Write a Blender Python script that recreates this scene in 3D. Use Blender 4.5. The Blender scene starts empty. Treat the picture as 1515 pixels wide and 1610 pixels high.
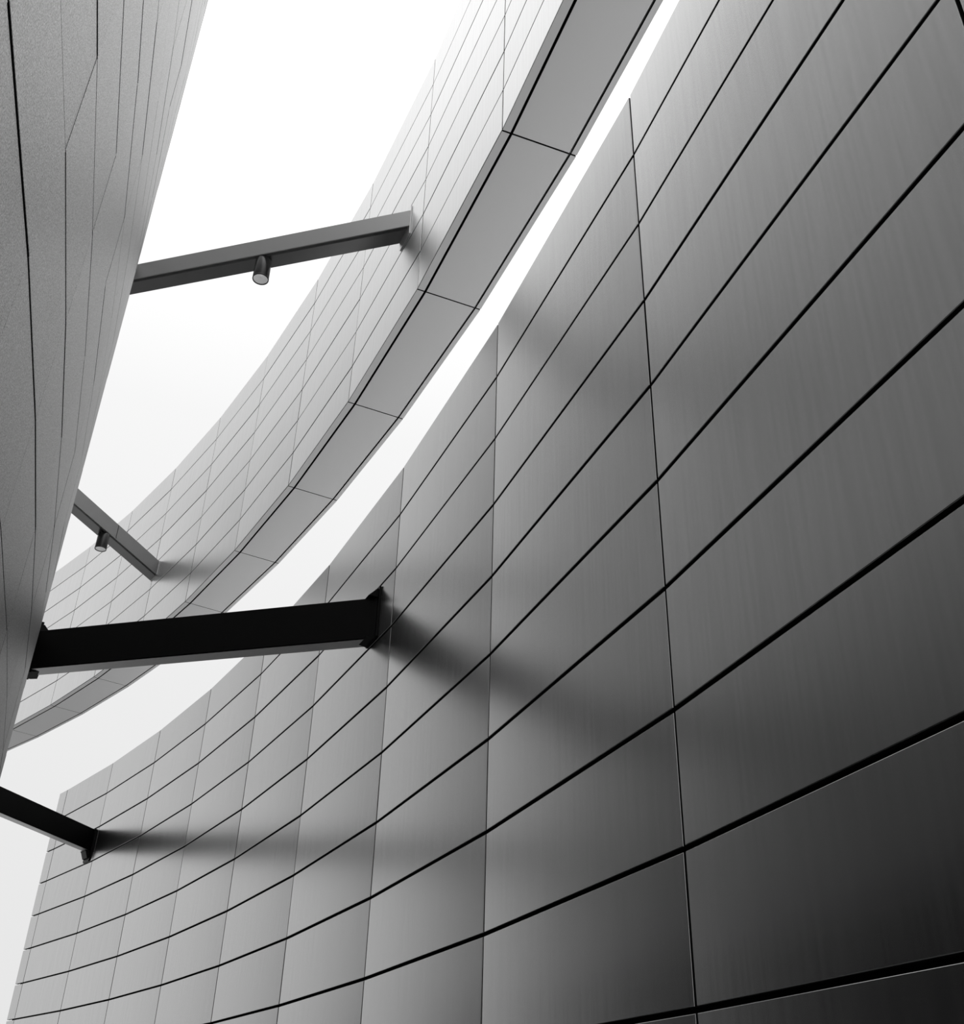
import bpy, bmesh, math, random
from mathutils import Vector, Matrix

# ------------------------------------------------------------------ camera, sky, exposure
H = 0.6                       # one cladding row, metres (the module of the whole place)
EYE = 1.6                     # camera height above the paving
F_PX, PITCH, ROLL = 1637.05, 0.5425404, 0.0297491
scene = bpy.context.scene
COL = scene.collection

cd = bpy.data.cameras.new('camera')
cam = bpy.data.objects.new('camera', cd)
COL.objects.link(cam)
cd.sensor_fit = 'VERTICAL'
cd.sensor_height = 36.0
cd.lens = F_PX / 1610.0 * 36.0
cd.clip_end = 500
fw = Vector((0, math.cos(PITCH), math.sin(PITCH)))
up0 = Vector((0, -math.sin(PITCH), math.cos(PITCH)))
rt0 = Vector((1, 0, 0))
rt = math.cos(ROLL) * rt0 + math.sin(ROLL) * up0
up = -math.sin(ROLL) * rt0 + math.cos(ROLL) * up0
m = Matrix((rt, up, -fw)).transposed().to_4x4()
m.translation = (0, 0, EYE)
cam.matrix_world = m
scene.camera = cam

world = bpy.data.worlds.new('overcast_sky')
scene.world = world
world.use_nodes = True
wn = world.node_tree
wn.nodes.clear()
w_tc = wn.nodes.new('ShaderNodeTexCoord')
w_sep = wn.nodes.new('ShaderNodeSeparateXYZ')
w_ramp = wn.nodes.new('ShaderNodeValToRGB')
w_bg = wn.nodes.new('ShaderNodeBackground')
w_out = wn.nodes.new('ShaderNodeOutputWorld')
wn.links.new(w_tc.outputs['Generated'], w_sep.inputs[0])
wn.links.new(w_sep.outputs['Z'], w_ramp.inputs[0])
wn.links.new(w_ramp.outputs[0], w_bg.inputs[0])
wn.links.new(w_bg.outputs[0], w_out.inputs[0])
# even overcast: brighter towards the zenith, height only
SKY = [(0.0, 0.78), (0.34, 0.85), (0.57, 0.93), (0.67, 1.04), (0.81, 1.60), (1.0, 2.0)]
el = w_ramp.color_ramp.elements
while len(el) < len(SKY):
    el.new(0.5)
for e, (p, v) in zip(el, SKY):
    e.position = p
    e.color = (v, v, v, 1)
w_bg.inputs['Strength'].default_value = 1.0

vs = scene.view_settings
vs.view_transform = 'Standard'
vs.look = 'None'
vs.gamma = 1.0
vs.use_curve_mapping = False
vs.exposure = 0.0

# ------------------------------------------------------------------ layout (in rows, camera at origin)
CX, CY = -80.56633, -19.55207           # common centre of both curved walls
RR, RL = 86.29538, 81.41                # outer (right) and inner (left) wall radius
A0, DA = 0.2704397, 0.04572474          # bearing of joint 0 and angle of one panel
GROUND = -EYE / H
RTOP = 9.743 - 1 + 0.952                # top of lower right wall
UB, UT = 13.709, 20.606                 # upper wall band, bottom and top
LSTEP, L0 = 0.4885, 0.245               # joints of the left wall, in panel units
LTOP = 22.66
LBOT = 2.66                               # underside of the left wall, unseen dark base added below


def W(x, y, z):
    return Vector((x * H, y * H, z * H + EYE))


def plan(r, idx):
    a = A0 + DA * idx
    return Vector((CX + r * math.cos(a), CY + r * math.sin(a)))


# ------------------------------------------------------------------ materials
def new_mat(name):
    mt = bpy.data.materials.new(name)
    mt.use_nodes = True
    nt = mt.node_tree
    return mt, nt, nt.nodes['Principled BSDF']


def grey(v):
    return (v, v, v, 1)


def simple(name, v, rough, metallic=0.0, ior=1.5):
    mt, nt, b = new_mat(name)
    b.inputs['Base Color'].default_value = grey(v)
    b.inputs['Roughness'].default_value = rough
    b.inputs['Metallic'].default_value = metallic
    b.inputs['IOR'].default_value = ior
    return mt


def coated_panel(name, base, rough, streak=0.12, metallic=1.0):
    """satin metallic cladding with faint vertical brushing / rain streaks"""
    mt, nt, b = new_mat(name)
    geo = nt.nodes.new('ShaderNodeNewGeometry')
    mp = nt.nodes.new('ShaderNodeMapping')
    mp.inputs['Scale'].default_value = (9, 9, 0.35)
    nz = nt.nodes.new('ShaderNodeTexNoise')
    nz.inputs['Scale'].default_value = 4.0
    nz.inputs['Detail'].default_value = 5.0
    nt.links.new(geo.outputs['Position'], mp.inputs[0])
    nt.links.new(mp.outputs[0], nz.inputs['Vector'])
    oi = nt.nodes.new('ShaderNodeObjectInfo')
    mr = nt.nodes.new('ShaderNodeMapRange')
    mr.inputs['From Min'].default_value = 0.3
    mr.inputs['From Max'].default_value = 0.7
    mr.inputs['To Min'].default_value = rough * (1 - streak)
    mr.inputs['To Max'].default_value = rough * (1 + streak)
    nt.links.new(nz.outputs['Fac'], mr.inputs['Value'])
    nt.links.new(mr.outputs[0], b.inputs['Roughness'])
    mc = nt.nodes.new('ShaderNodeMapRange')
    mc.inputs['To Min'].default_value = base * 0.97
    mc.inputs['To Max'].default_value = base * 1.03
    nt.links.new(oi.outputs['Random'], mc.inputs['Value'])
    cb = nt.nodes.new('ShaderNodeCombineColor')
    ms = nt.nodes.new('ShaderNodeMapRange')
    ms.inputs['From Min'].default_value = 0.35
    ms.inputs['From Max'].default_value = 0.65
    ms.inputs['To Min'].default_value = 0.955
    ms.inputs['To Max'].default_value = 1.03
    nt.links.new(nz.outputs['Fac'], ms.inputs['Value'])
    mu = nt.nodes.new('ShaderNodeMath')
    mu.operation = 'MULTIPLY'
    nt.links.new(mc.outputs[0], mu.inputs[0])
    nt.links.new(ms.outputs[0], mu.inputs[1])
    for i in range(3):
        nt.links.new(mu.outputs[0], cb.inputs[i])
    nt.links.new(cb.outputs[0], b.inputs['Base Color'])
    b.inputs['Metallic'].default_value = metallic
    return mt


def grained_panel(name, base, rough):
    """sand textured grey cladding of the left wall"""
    mt, nt, b = new_mat(name)
    geo = nt.nodes.new('ShaderNodeNewGeometry')
    nz = nt.nodes.new('ShaderNodeTexNoise')
    nz.inputs['Scale'].default_value = 160.0
    nz.inputs['Detail'].default_value = 2.0
    nt.links.new(geo.outputs['Position'], nz.inputs['Vector'])
    mc = nt.nodes.new('ShaderNodeMapRange')
    mc.inputs['From Min'].default_value = 0.3
    mc.inputs['From Max'].default_value = 0.7
    mc.inputs['To Min'].default_value = base * 0.45
    mc.inputs['To Max'].default_value = base * 1.55
    nt.links.new(nz.outputs['Fac'], mc.inputs['Value'])
    cb = nt.nodes.new('ShaderNodeCombineColor')
    for i in range(3):
        nt.links.new(mc.outputs[0], cb.inputs[i])
    nt.links.new(cb.outputs[0], b.inputs['Base Color'])
    bp = nt.nodes.new('ShaderNodeBump')
    bp.inputs['Strength'].default_value = 0.5
    bp.inputs['Distance'].default_value = 0.002
    nt.links.new(nz.outputs['Fac'], bp.inputs['Height'])
    nt.links.new(bp.outputs[0], b.inputs['Normal'])
    b.inputs['Roughness'].default_value = rough
    b.inputs['Metallic'].default_value = 0.75
    return mt


M_PANEL = coated_panel('satin_metal_cladding', 0.54, 0.25, 0.04, 0.98)
M_UPPER = coated_panel('pale_metal_cladding', 0.72, 0.33, 0.04, 0.78)
M_SOFFIT = simple('soffit_paint', 0.78, 0.5)
M_LEFT = grained_panel('grained_grey_cladding', 0.46, 0.40)
M_BACK = simple('black_subframe_joint_shade', 0.004, 0.9)
M_PAVE = simple('grey_paving', 0.22, 0.8)
M_BOUNCE = simple('white_bounce_surface', 0.7, 0.8)
M_DARK_BASE = simple('added_base_black', 0.004, 0.4, 0, 1.2)
M_BEAM_D = simple('black_painted_steel', 0.003, 0.45, 0, 1.25)
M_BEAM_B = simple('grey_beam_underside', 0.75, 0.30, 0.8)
M_BEAM_U = simple('dark_beam_underside', 0.24, 0.30, 0.9)
M_BEAM_G = simple('grey_painted_steel', 0.43, 0.35, 0.5)
M_LAMP = simple('black_lamp_enamel', 0.03, 0.25, 0, 1.6)
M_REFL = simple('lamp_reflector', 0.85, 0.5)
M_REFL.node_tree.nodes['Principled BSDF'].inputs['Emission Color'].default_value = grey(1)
M_REFL.node_tree.nodes['Principled BSDF'].inputs['Emission Strength'].default_value = 0.16   # added glow, stands in for bright reflections in the lens
M_RIM = simple('dark_lamp_rim', 0.03, 0.4)
M_BOLT = simple('grey_bolt_steel', 0.25, 0.35, 1.0)
mg, ng, bg_ = new_mat('lamp_glass')
bg_.inputs['Base Color'].default_value = grey(1)
bg_.inputs['Transmission Weight'].default_value = 1.0
bg_.inputs['Roughness'].default_value = 0.02
bg_.inputs['IOR'].default_value = 1.45
M_GLASS = mg


# ------------------------------------------------------------------ mesh helpers
def mesh_from(name, verts, faces, mat, smooth=False, dark_from=None):
    me = bpy.data.meshes.new(name)
    me.from_pydata([tuple(v) for v in verts], [], faces)
    bm = bmesh.new()
    bm.from_mesh(me)
    bmesh.ops.recalc_face_normals(bm, faces=bm.faces)
    bm.to_mesh(me)
    bm.free()
    me.materials.append(mat)
    if dark_from is not None:
        me.materials.append(M_BACK)  # panel sides blackened: shade of the open joints put into their colour
        for p in me.polygons:
            if min(p.vertices) >= dark_from:
                p.material_index = 1
    if smooth:
        for p in me.polygons:
            p.use_smooth = True
        me.set_sharp_from_angle(angle=0.6)
    return me


def link(name, me, parent=None, loc=None, rz=0.0):
    o = bpy.data.objects.new(name, me)
    COL.objects.link(o)
    if loc is not None:
        o.location = loc
    o.rotation_euler = (0, 0, rz)
    if parent is not None:
        o.parent = parent
    return o


def tag(o, label=None, cat=None, group=None, kind=None):
    if label:
        o['label'] = label
    if cat:
        o['category'] = cat
    if group:
        o['group'] = group
    if kind:
        o['kind'] = kind
    return o


def cassette(x0, x1, z0, z1, depth, bev):
    """folded sheet cassette; front face at y=0 looking to -y, returns going to +y"""
    def ring(i, y):
        return [(x0 + i, y, z0 + i), (x1 - i, y, z0 + i), (x1 - i, y, z1 - i), (x0 + i, y, z1 - i)]
    v = ring(bev, 0) + ring(bev * 0.35, bev * 0.35) + ring(0, bev) + ring(0, depth)
    f = [(0, 1, 2, 3)]
    for r in range(3):
        for k in range(4):
            a, b_ = r * 4 + k, r * 4 + (k + 1) % 4
            f.append((a, a + 4, b_ + 4, b_))
    f.append((12, 15, 14, 13))
    return v, f


def hexa(v):
    """closed box from 8 corners, bottom 0-3, top 4-7"""
    return v, [(0, 3, 2, 1), (4, 5, 6, 7), (0, 1, 5, 4), (1, 2, 6, 5), (2, 3, 7, 6), (3, 0, 4, 7)]


def curved_solid(r0, r1, idxs, z0, z1):
    """faceted curved wall body between two radii"""
    v, f = [], []
    for i in idxs:
        for r in (r0, r1):
            p = plan(r, i)
            v.append(W(p.x, p.y, z0))
            v.append(W(p.x, p.y, z1))
    n = len(idxs)
    for k in range(n - 1):
        a, b_ = k * 4, k * 4 + 4
        f += [(a, a + 1, b_ + 1, b_), (a + 2, b_ + 2, b_ + 3, a + 3),
              (a, b_, b_ + 2, a + 2), (a + 1, a + 3, b_ + 3, b_ + 1)]
    f += [(0, 2, 3, 1), (n * 4 - 4, n * 4 - 3, n * 4 - 1, n * 4 - 2)]
    return v, f


def facet(r, i0, i1, inward):
    """origin, length, rotation of a wall facet; local -y is the visible side"""
    a, b_ = plan(r, i0), plan(r, i1)
    if inward:               # seen from the centre: walk from far to near keeps -y towards the centre
        a, b_ = b_, a
    d = b_ - a
    ang = math.atan2(d.y, d.x)
    return a, d.length, ang


rnd = random.Random(4)
GAP_H, GAP_V = 0.040, 0.030     # open joints of the right hand walls
DEP, BEV = 0.085, 0.0045

# ------------------------------------------------------------------ ground
fv = []
ring_n = 48
for k in range(ring_n):
    a = 2 * math.pi * k / ring_n
    fv.append((60 * math.cos(a), 60 * math.sin(a), 0.0))
fv2 = [(x, y, -0.25) for x, y, _ in fv]
ff = [tuple(range(ring_n)), tuple(range(2 * ring_n - 1, ring_n - 1, -1))]
ff += [(k, k + ring_n, (k + 1) % ring_n + ring_n, (k + 1) % ring_n) for k in range(ring_n)]
floor = link('floor', mesh_from('floor', fv + fv2, ff, M_PAVE))
tag(floor, 'grey paving at the foot of the two curved walls', 'floor', kind='structure')

# ------------------------------------------------------------------ lower right wall
I_NEAR, I_END = -1, 9.174
r_idx = list(range(I_NEAR, 10))
bi = [float(i) for i in r_idx] + [9.118]
v, f = curved_solid(RR + DEP, RR + DEP + 0.45, bi, GROUND, RTOP - 0.05)
wall_right = link('wall_right', mesh_from('wall_right', v, f, M_BACK))
tag(wall_right, 'lower curved wall on the right clad in satin grey metal panels with black joints', 'wall', kind='structure')
rows = [(9.743 - 1, RTOP)] + [(9.743 - k - 1, 9.743 - k) for k in range(1, 12)] + [(GROUND + 0.02, 9.743 - 12)]
cache = {}


def panel_obj(parent, tagname, r, i0, i1, inward, z0, z1, gv, gh, mat, out=0.0, dz=0.0, depth=DEP, bev=BEV):
    a, ln, ang = facet(r, i0, i1, inward)
    key = (tagname, mat.name, gh, round(ln, 3), round(z1 - z0, 4))
    if key not in cache:
        vv, fc = cassette(gv / 2 * H, (ln - gv / 2) * H, gh / 2 * H, (z1 - z0 - gh / 2) * H, depth * H, bev * H)
        cache[key] = mesh_from(tagname, vv, fc, mat, dark_from=8)
    n = Vector((math.sin(ang), -math.cos(ang)))
    a = a + n * out
    o = link(tagname, cache[key], parent, W(a.x, a.y, z0 + dz), ang)
    return o


def facet_spans():
    s = [(i, i + 1) for i in range(I_NEAR, 9)]
    return s


for (z0, z1) in rows:
    for (i0, i1) in facet_spans():
        panel_obj(wall_right, 'panel', RR, i0, i1, True, z0, z1, GAP_V, GAP_H, M_PANEL,
                  out=rnd.uniform(-0.002, 0.002))
    o = panel_obj(wall_right, 'end_panel', RR, 9, I_END, True, z0, z1, GAP_V, GAP_H, M_PANEL)

# unseen pale slab behind the lower right wall, added to bounce light up
vr, fr = curved_solid(RR + 0.5, RR + 16, bi[:-1], RTOP - 2.4, RTOP - 1.9)
bounce_slab = link('bounce_slab', mesh_from('bounce_slab', vr, fr, M_BOUNCE))
tag(bounce_slab, 'unseen pale slab behind the lower right wall, added to bounce light onto the soffit', 'bounce_slab', kind='structure')

# ------------------------------------------------------------------ upper wall band with soffit
U_END = 12
ui = list(range(I_NEAR, U_END + 1))
v, f = curved_solid(RR + DEP, RR + 1.30 - 0.09, ui, UB + 0.40, UT - 0.04)
wall_upper = link('wall_upper', mesh_from('wall_upper', v, f, M_BACK))
tag(wall_upper, 'pale upper curved wall hanging above the gap of sky, with a grey panelled underside', 'wall', kind='structure')
urows = [(UB, 14.6885)] + [(13.6885 + k, 14.6885 + k) for k in range(1, 6)] + [(19.6885, UT)]
for (z0, z1) in urows:
    for i in range(I_NEAR, U_END):
        panel_obj(wall_upper, 'panel', RR, i, i + 1, True, z0, z1, GAP_V, GAP_H * 0.8 if z0 > UB + .1 else GAP_H * .8,
                  M_UPPER, out=rnd.uniform(-0.002, 0.002))


def flat_piece(name, parent, r0, r1, i0, i1, zlow, depth, gap, mat, bev=BEV):
    """horizontal cassette of the soffit, visible from below"""
    p = [plan(r0, i0), plan(r0, i1), plan(r1, i1), plan(r1, i0)]
    c = (p[0] + p[1] + p[2] + p[3]) / 4
    t = ((p[1] - p[0]).normalized()) * gap / 2
    p = [p[0] + t, p[1] - t, p[2] - t, p[3] + t]

    def ring(s, z):
        out = []
        for q in p:
            dvec = (c - q)
            out.append(W(*(q + dvec.normalized() * s * 1.4), z))
        return out
    vv = ring(bev, zlow) + ring(0, zlow + bev) + ring(0, zlow + depth)
    fc = [(0, 1, 2, 3), (8, 11, 10, 9)]
    for rr in range(2):
        for k in range(4):
            a, b_ = rr * 4 + k, rr * 4 + (k + 1) % 4
            fc.append((a, a + 4, b_ + 4, b_))
    org = W(c.x, c.y, zlow)
    return link(name, mesh_from(name, [q - org for q in vv], fc, mat, dark_from=4), parent, org)


for i in range(I_NEAR, U_END):
    flat_piece('soffit_edge', wall_upper, RR + 0.002, RR + 0.135, i, i + 1, UB - 0.016, 0.03, GAP_V, M_SOFFIT)
    flat_piece('soffit_panel', wall_upper, RR + 0.180, RR + 1.168, i, i + 1, UB - 0.016, 0.06, GAP_V, M_SOFFIT)
    flat_piece('soffit_edge', wall_upper, RR + 1.205, RR + 1.300, i, i + 1, UB - 0.016, 0.06, GAP_V, M_SOFFIT)
# outer cladding of the band (its back, facing away)
vo, fo = curved_solid(RR + 1.30 - 0.085, RR + 1.30, ui, UB + 0.085, UT)
link('outer_cladding', mesh_from('outer_cladding', vo, fo, M_SOFFIT), wall_upper)

# ------------------------------------------------------------------ left wall
LG_H, LG_V, LDEP = 0.025, 0.006, 0.06
K0, K1 = -7, 19
li = [L0 + LSTEP * k for k in range(K0, K1 + 1)]
v, f = curved_solid(RL - LDEP - 1.5, RL - LDEP, li, LBOT, LTOP - 0.03)
wall_left = link('wall_left', mesh_from('wall_left', v, f, M_BACK))
tag(wall_left, 'tall convex wall on the left clad in grained grey panels', 'wall', kind='structure')
lrows = [(0.66 + n, 1.66 + n) for n in range(2, 22)]
vg, fg = curved_solid(RL - LDEP - 1.4, RL - LDEP - 0.9, li, GROUND, LBOT)  # unseen black base, added to give the right wall dark reflections
link('added_dark_base', mesh_from('added_dark_base', vg, fg, M_DARK_BASE), wall_left)
stuff_v, stuff_f = [], []
rnd = random.Random(11)
for (z0, z1) in lrows:
    for k in range(K0, K1):
        i0, i1 = L0 + LSTEP * k, L0 + LSTEP * (k + 1)
        out = rnd.choice((-0.003, -0.001, 0.0, 0.0, 0.001, 0.0025))
        if z0 > 2 and -2 <= k <= 7:
            panel_obj(wall_left, 'grained_panel', RL, i0, i1, False, z0, z1, LG_V, LG_H, M_LEFT,
                      out=out, depth=LDEP, bev=0.003)
        else:
            a, ln, ang = facet(RL, i0, i1, False)
            n = Vector((math.sin(ang), -math.cos(ang)))
            a = a + n * out
            vv, fc = cassette(LG_V / 2 * H, (ln - LG_V / 2) * H, LG_H / 2 * H, (z1 - z0 - LG_H / 2) * H, LDEP * H, 0.003 * H)
            R_ = Matrix.Rotation(ang, 3, 'Z')
            o0 = W(a.x, a.y, z0)
            b0 = len(stuff_v)
            stuff_v += [R_ @ Vector(q) + o0 for q in vv]
            stuff_f += [tuple(b0 + j for j in q) for q in fc]
tag(link('panel_field', mesh_from('panel_field', stuff_v, stuff_f, M_LEFT), wall_left), kind='stuff')

# ------------------------------------------------------------------ steel beams


def wall_plane(r, idx, step, first, inward):
    """facet plane of a wall at a joint index: point, tangent, visible-side normal"""
    k = math.floor((idx - first) / step)
    a, ln, ang = facet(r, first + step * k, first + step * (k + 1), inward)
    t = Vector((math.cos(ang), math.sin(ang)))
    n = Vector((math.sin(ang), -math.cos(ang)))
    return a, t, n


def prism(section, x_a, x_b):
    """closed prism along x; x_a/x_b give the end position for each (y,z) of the section"""
    n = len(section)
    vv = [(x_a(y, z), y, z) for y, z in section] + [(x_b(y, z), y, z) for y, z in section]
    fc = [tuple(range(n)), tuple(range(2 * n - 1, n - 1, -1))]
    fc += [(k, k + n, (k + 1) % n + n, (k + 1) % n) for k in range(n)]
    return vv, fc


def cylinder(r, z0, z1, n=24, r2=None):
    r2 = r if r2 is None else r2
    vv = [(r * math.cos(2 * math.pi * k / n), r * math.sin(2 * math.pi * k / n), z0) for k in range(n)]
    vv += [(r2 * math.cos(2 * math.pi * k / n), r2 * math.sin(2 * math.pi * k / n), z1) for k in range(n)]
    fc = [tuple(range(n)), tuple(range(2 * n - 1, n - 1, -1))]
    fc += [(k, k + n, (k + 1) % n + n, (k + 1) % n) for k in range(n)]
    return vv, fc


def lathe(profile, n=32):
    vv, fc = [], []
    for (r, z) in profile:
        for k in range(n):
            a = 2 * math.pi * k / n
            vv.append((r * math.cos(a), r * math.sin(a), z))
    for j in range(len(profile) - 1):
        for k in range(n):
            a, b_ = j * n + k, j * n + (k + 1) % n
            fc.append((a, b_, b_ + n, a + n))
    return vv, fc


def beam(label, mat, pr, pl, zb, zt, width, plate_z, plate_w, th=0.10, pmat=None):
    """box beam; front lower edge runs from plan point pr (right wall) through pl, till the left wall"""
    d = (pl - pr).normalized()
    side = Vector((-d.y, d.x))
    if side.y < 0:                      # depth direction goes away from the camera
        side = -side
    ang = math.atan2(d.y, d.x)
    sgn = 1 if side.dot(Vector((-math.sin(ang), math.cos(ang)))) > 0 else -1
    # hit the left wall
    c = Vector((CX, CY))
    rel = pr - c
    bq = rel.dot(d)
    s_end = -bq - math.sqrt(bq * bq - (rel.length_squared - RL * RL))
    q = pr + d * s_end
    il = (math.atan2(q.y - CY, q.x - CX) - A0) / DA
    ir = (math.atan2(pr.y - CY, pr.x - CX) - A0) / DA
    root = bpy.data.objects.new('steel_beam', None)
    COL.objects.link(root)
    root.empty_display_size = 0.2
    org = pr + d * s_end / 2 + side * width / 2
    root.location = W(org.x, org.y, zb)
    root.rotation_euler = (0, 0, ang)
    tag(root, label, 'beam', 'steel beams bridging the two curved walls', kind='thing')
    R2 = Matrix.Rotation(-ang, 2)
    info = {}
    pmat = pmat or mat
    hgt = zt - zb
    planes = []
    for (r, idx, step, first, inward) in ((RR, ir, 1.0, 0.0, True), (RL, il, LSTEP, L0, False)):
        a, t, n = wall_plane(r, idx, step, first, inward)
        la, lt, ln_ = R2 @ (a - org), R2 @ t, R2 @ n
        planes.append((la, lt, ln_))

    def xon(k, off):
        la, lt, ln_ = planes[k]

        def g(y, z):                    # x where the section line meets the plane shifted by off
            return (la.x * ln_.x + la.y * ln_.y + off - (y / H) * ln_.y) / ln_.x * H
        return g
    w2 = width / 2 * H
    b_ = 0.012 * H
    hh = hgt * H
    slot0, slot1, sd = (0.012 * H, 0.085 * H, 0.09 * H) if pmat is not mat else (0.006 * H, 0.03 * H, 0.05 * H)
    f_ = -1 if sgn > 0 else 1           # local y of the camera side
    b_ = min(b_, slot0)
    sec = [(f_ * w2, b_), (f_ * w2, hh - b_), (f_ * (w2 - b_), hh), (-f_ * (w2 - b_), hh), (-f_ * w2, hh - b_),
           (-f_ * w2, b_), (-f_ * (w2 - b_), 0), (f_ * (w2 - slot1), 0), (f_ * (w2 - slot1), sd),
           (f_ * (w2 - slot0 - 0.001), sd), (f_ * (w2 - slot0 - 0.001), 0), (f_ * (w2 - b_), 0)]
    vv, fc = prism(sec, xon(0, th), xon(1, th))
    link('beam_body', mesh_from('beam_body', vv, fc, mat), root)
    sec = [(f_ * (w2 - slot1), -0.004 * H), (f_ * (w2 - slot1), 0.002), (-f_ * (w2 - b_), 0.002), (-f_ * (w2 - b_), -0.004 * H)]
    vv, fc = prism(sec, xon(0, th + 0.01), xon(1, th + 0.01))
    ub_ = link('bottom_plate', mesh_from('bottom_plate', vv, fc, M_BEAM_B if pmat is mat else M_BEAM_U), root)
    ub_['label'] = 'grey underside plate'
    th_r = th
    for k in (0, 1):
        th = th_r if (k == 0 or pmat is not mat) else 0.10
        la, lt, ln_ = planes[k]
        cx_ = xon(k, 0.0)(0, 0) / H
        cpt = Vector((cx_, 0))
        z0, z1 = plate_z[0] - zb, plate_z[1] - zb
        pw = plate_w / 2

        def P(u, dn, z):
            q_ = cpt + lt * u + ln_ * dn
            return (q_.x * H, q_.y * H, z * H)
        v0 = 0.006
        ch = 0.05
        # plate with clipped lower corners
        poly = [(-pw + ch, z0), (pw - ch, z0), (pw, z0 + ch), (pw, z1), (-pw, z1), (-pw, z0 + ch)]
        vv = [P(u, v0, z) for u, z in poly] + [P(u, th, z) for u, z in poly]
        n = 6
        fc = [tuple(range(n)), tuple(range(2 * n - 1, n - 1, -1))] + [(j, j + n, (j + 1) % n + n, (j + 1) % n) for j in range(n)]
        link('end_plate', mesh_from('end_plate', vv, fc, pmat), root)
        if pmat is not mat:
            continue
        # haunch under the beam and sloped gusset on top of it, both against the plate
        hw = min(pw, width / 1.5) * 0.97
        for nm, prof in (('haunch', [(th, 0.0), (th + 0.16, 0.0), (th + 0.13, -0.03), (th + 0.05, z0 + 0.10), (th, z0 + 0.10)]),
                         ('gusset', [(th, hgt), (th + 0.16, hgt), (th + 0.02, z1 - 0.03), (th, z1 - 0.03)])):
            if abs(prof[-1][1] - prof[0][1]) < 0.03 or (nm == 'haunch' and z0 + 0.10 > -0.02):
                prof = [(th, 0.0), (th + 0.14, 0.0), (th + 0.03, z0 * 0.6), (th, z0 * 0.6)] if nm == 'haunch' else prof
            vv = [P(-hw, a_, b2_) for a_, b2_ in prof] + [P(hw, a_, b2_) for a_, b2_ in prof]
            nn = len(prof)
            fc = [tuple(range(nn)), tuple(range(2 * nn - 1, nn - 1, -1))] + \
                 [(j, j + nn, (j + 1) % nn + nn, (j + 1) % nn) for j in range(nn)]
            link(nm, mesh_from(nm, vv, fc, mat), root)
        if k == 0:
            for u in (-pw * 0.62, pw * 0.62):
                vv, fc = [], []
                nb = 6
                for dn in (th, th + 0.035):
                    for j in range(nb):
                        aa = 2 * math.pi * j / nb
                        vv.append(P(u + 0.022 * math.cos(aa), dn, (z1 - 0.04) + 0.022 * math.sin(aa)))
                fc = [tuple(range(nb)), tuple(range(2 * nb - 1, nb - 1, -1))] + \
                     [(j, j + nb, (j + 1) % nb + nb, (j + 1) % nb) for j in range(nb)]
                link('bolt', mesh_from('bolt', vv, fc, M_BOLT), root)
    return root, f_ * w2, hh, s_end


b1, b1_front, b1_h, b1_len = beam('grey steel beam high up, the longer of the two that carry a spotlight', M_BEAM_G,
                          plan(RR, 3.172), Vector((-7.762, 17.09)), 16.030, 16.490, 0.43, (15.76, 16.60), 0.56, 0.03, M_UPPER)
b2, b2_front, b2_h, b2_len = beam('grey steel beam high up, the farther and shorter one with a spotlight and a seam', M_BEAM_G,
                          plan(RR, 7.885), Vector((-12.21, 26.80)), 16.035, 16.560, 0.45, (16.00, 16.58), 0.58, 0.03, M_UPPER)
b3, b3_front, b3_h, b3_len = beam('broad black steel beam crossing low between grey left wall and right wall', M_BEAM_D,
                          plan(RR, 3.164), Vector((-7.61, 16.95)), 6.810, 7.520, 0.31, (6.765, 7.70), 0.50, 0.035)
b4, b4_front, b4_h, b4_len = beam('black steel beam entering from the left edge to the far end of the right wall', M_BEAM_D,
                          plan(RR, 8.075), Vector((-12.50, 27.69)), 7.080, 7.700, 0.29, (6.765, 7.715), 0.50, 0.035)

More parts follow.
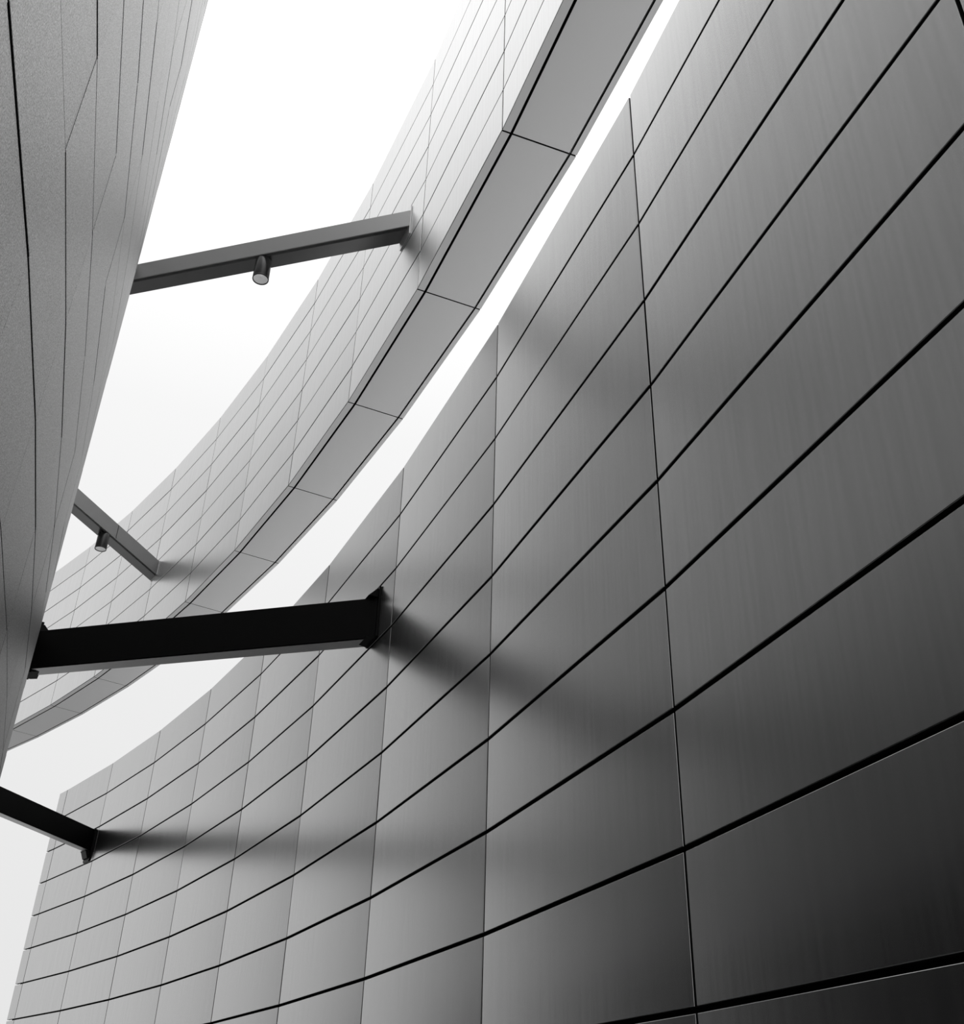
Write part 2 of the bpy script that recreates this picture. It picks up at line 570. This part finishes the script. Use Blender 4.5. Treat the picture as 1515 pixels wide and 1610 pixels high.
# splice seam on the far upper beam
sx = (2.52 - b2_len / 2) * H
vv, fc = hexa([(sx, b2_front * 1.0, 0.01), (sx + 0.012, b2_front, 0.01), (sx + 0.012, b2_front * 1.03, 0.01), (sx, b2_front * 1.03, 0.01),
               (sx, b2_front * 1.0, b2_h - 0.01), (sx + 0.012, b2_front, b2_h - 0.01), (sx + 0.012, b2_front * 1.03, b2_h - 0.01), (sx, b2_front * 1.03, b2_h - 0.01)])
seam = link('splice_seam', mesh_from('splice_seam', vv, fc, M_RIM), b2)
seam['label'] = 'thin dark upright seam with two pins'


# ------------------------------------------------------------------ spotlights hanging under the upper beams
def spotlight(label, root, x_loc, y_loc, z_beam, rad, length):
    c, s = math.cos(root.rotation_euler.z), math.sin(root.rotation_euler.z)
    px = root.location.x + c * x_loc - s * y_loc
    py = root.location.y + s * x_loc + c * y_loc
    e = bpy.data.objects.new('spotlight', None)
    COL.objects.link(e)
    e.empty_display_size = 0.1
    e.location = (px, py, root.location.z - length - 0.004)
    tag(e, label, 'spotlight', 'spotlights under the upper beams')
    L = length
    r = rad
    hv, hf = lathe([(0.0, L), (r * 0.94, L), (r, L - 0.012), (r, 0.02), (r * 0.985, 0.016), (r * 0.985, 0.0), (r * 0.90, 0.0), (r * 0.90, 0.06)])
    link('housing', mesh_from('housing', hv, hf, M_LAMP, True), e)
    rv, rf = lathe([(r * 1.01, 0.022), (r * 1.015, 0.016), (r * 1.015, -0.004), (r * 1.0, -0.008), (r * 0.91, -0.006), (r * 0.90, 0.004), (r * 1.0, 0.022)])
    link('rim', mesh_from('rim', rv, rf, M_RIM, True), e)
    pv, pf = lathe([(r * 0.895, 0.004), (r * 0.8, 0.03), (r * 0.55, 0.06), (r * 0.25, 0.075), (0.0, 0.078)])
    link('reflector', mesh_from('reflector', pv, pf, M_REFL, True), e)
    gv, gf = cylinder(r * 0.89, 0.004, 0.008, 32)
    link('lens', mesh_from('lens', gv, gf, M_GLASS), e)
    bv, bf = lathe([(0.0, 0.095), (r * 0.10, 0.09), (r * 0.14, 0.06), (r * 0.12, 0.035), (0.0, 0.03)], 16)
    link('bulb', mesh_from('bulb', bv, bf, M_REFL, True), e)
    return e


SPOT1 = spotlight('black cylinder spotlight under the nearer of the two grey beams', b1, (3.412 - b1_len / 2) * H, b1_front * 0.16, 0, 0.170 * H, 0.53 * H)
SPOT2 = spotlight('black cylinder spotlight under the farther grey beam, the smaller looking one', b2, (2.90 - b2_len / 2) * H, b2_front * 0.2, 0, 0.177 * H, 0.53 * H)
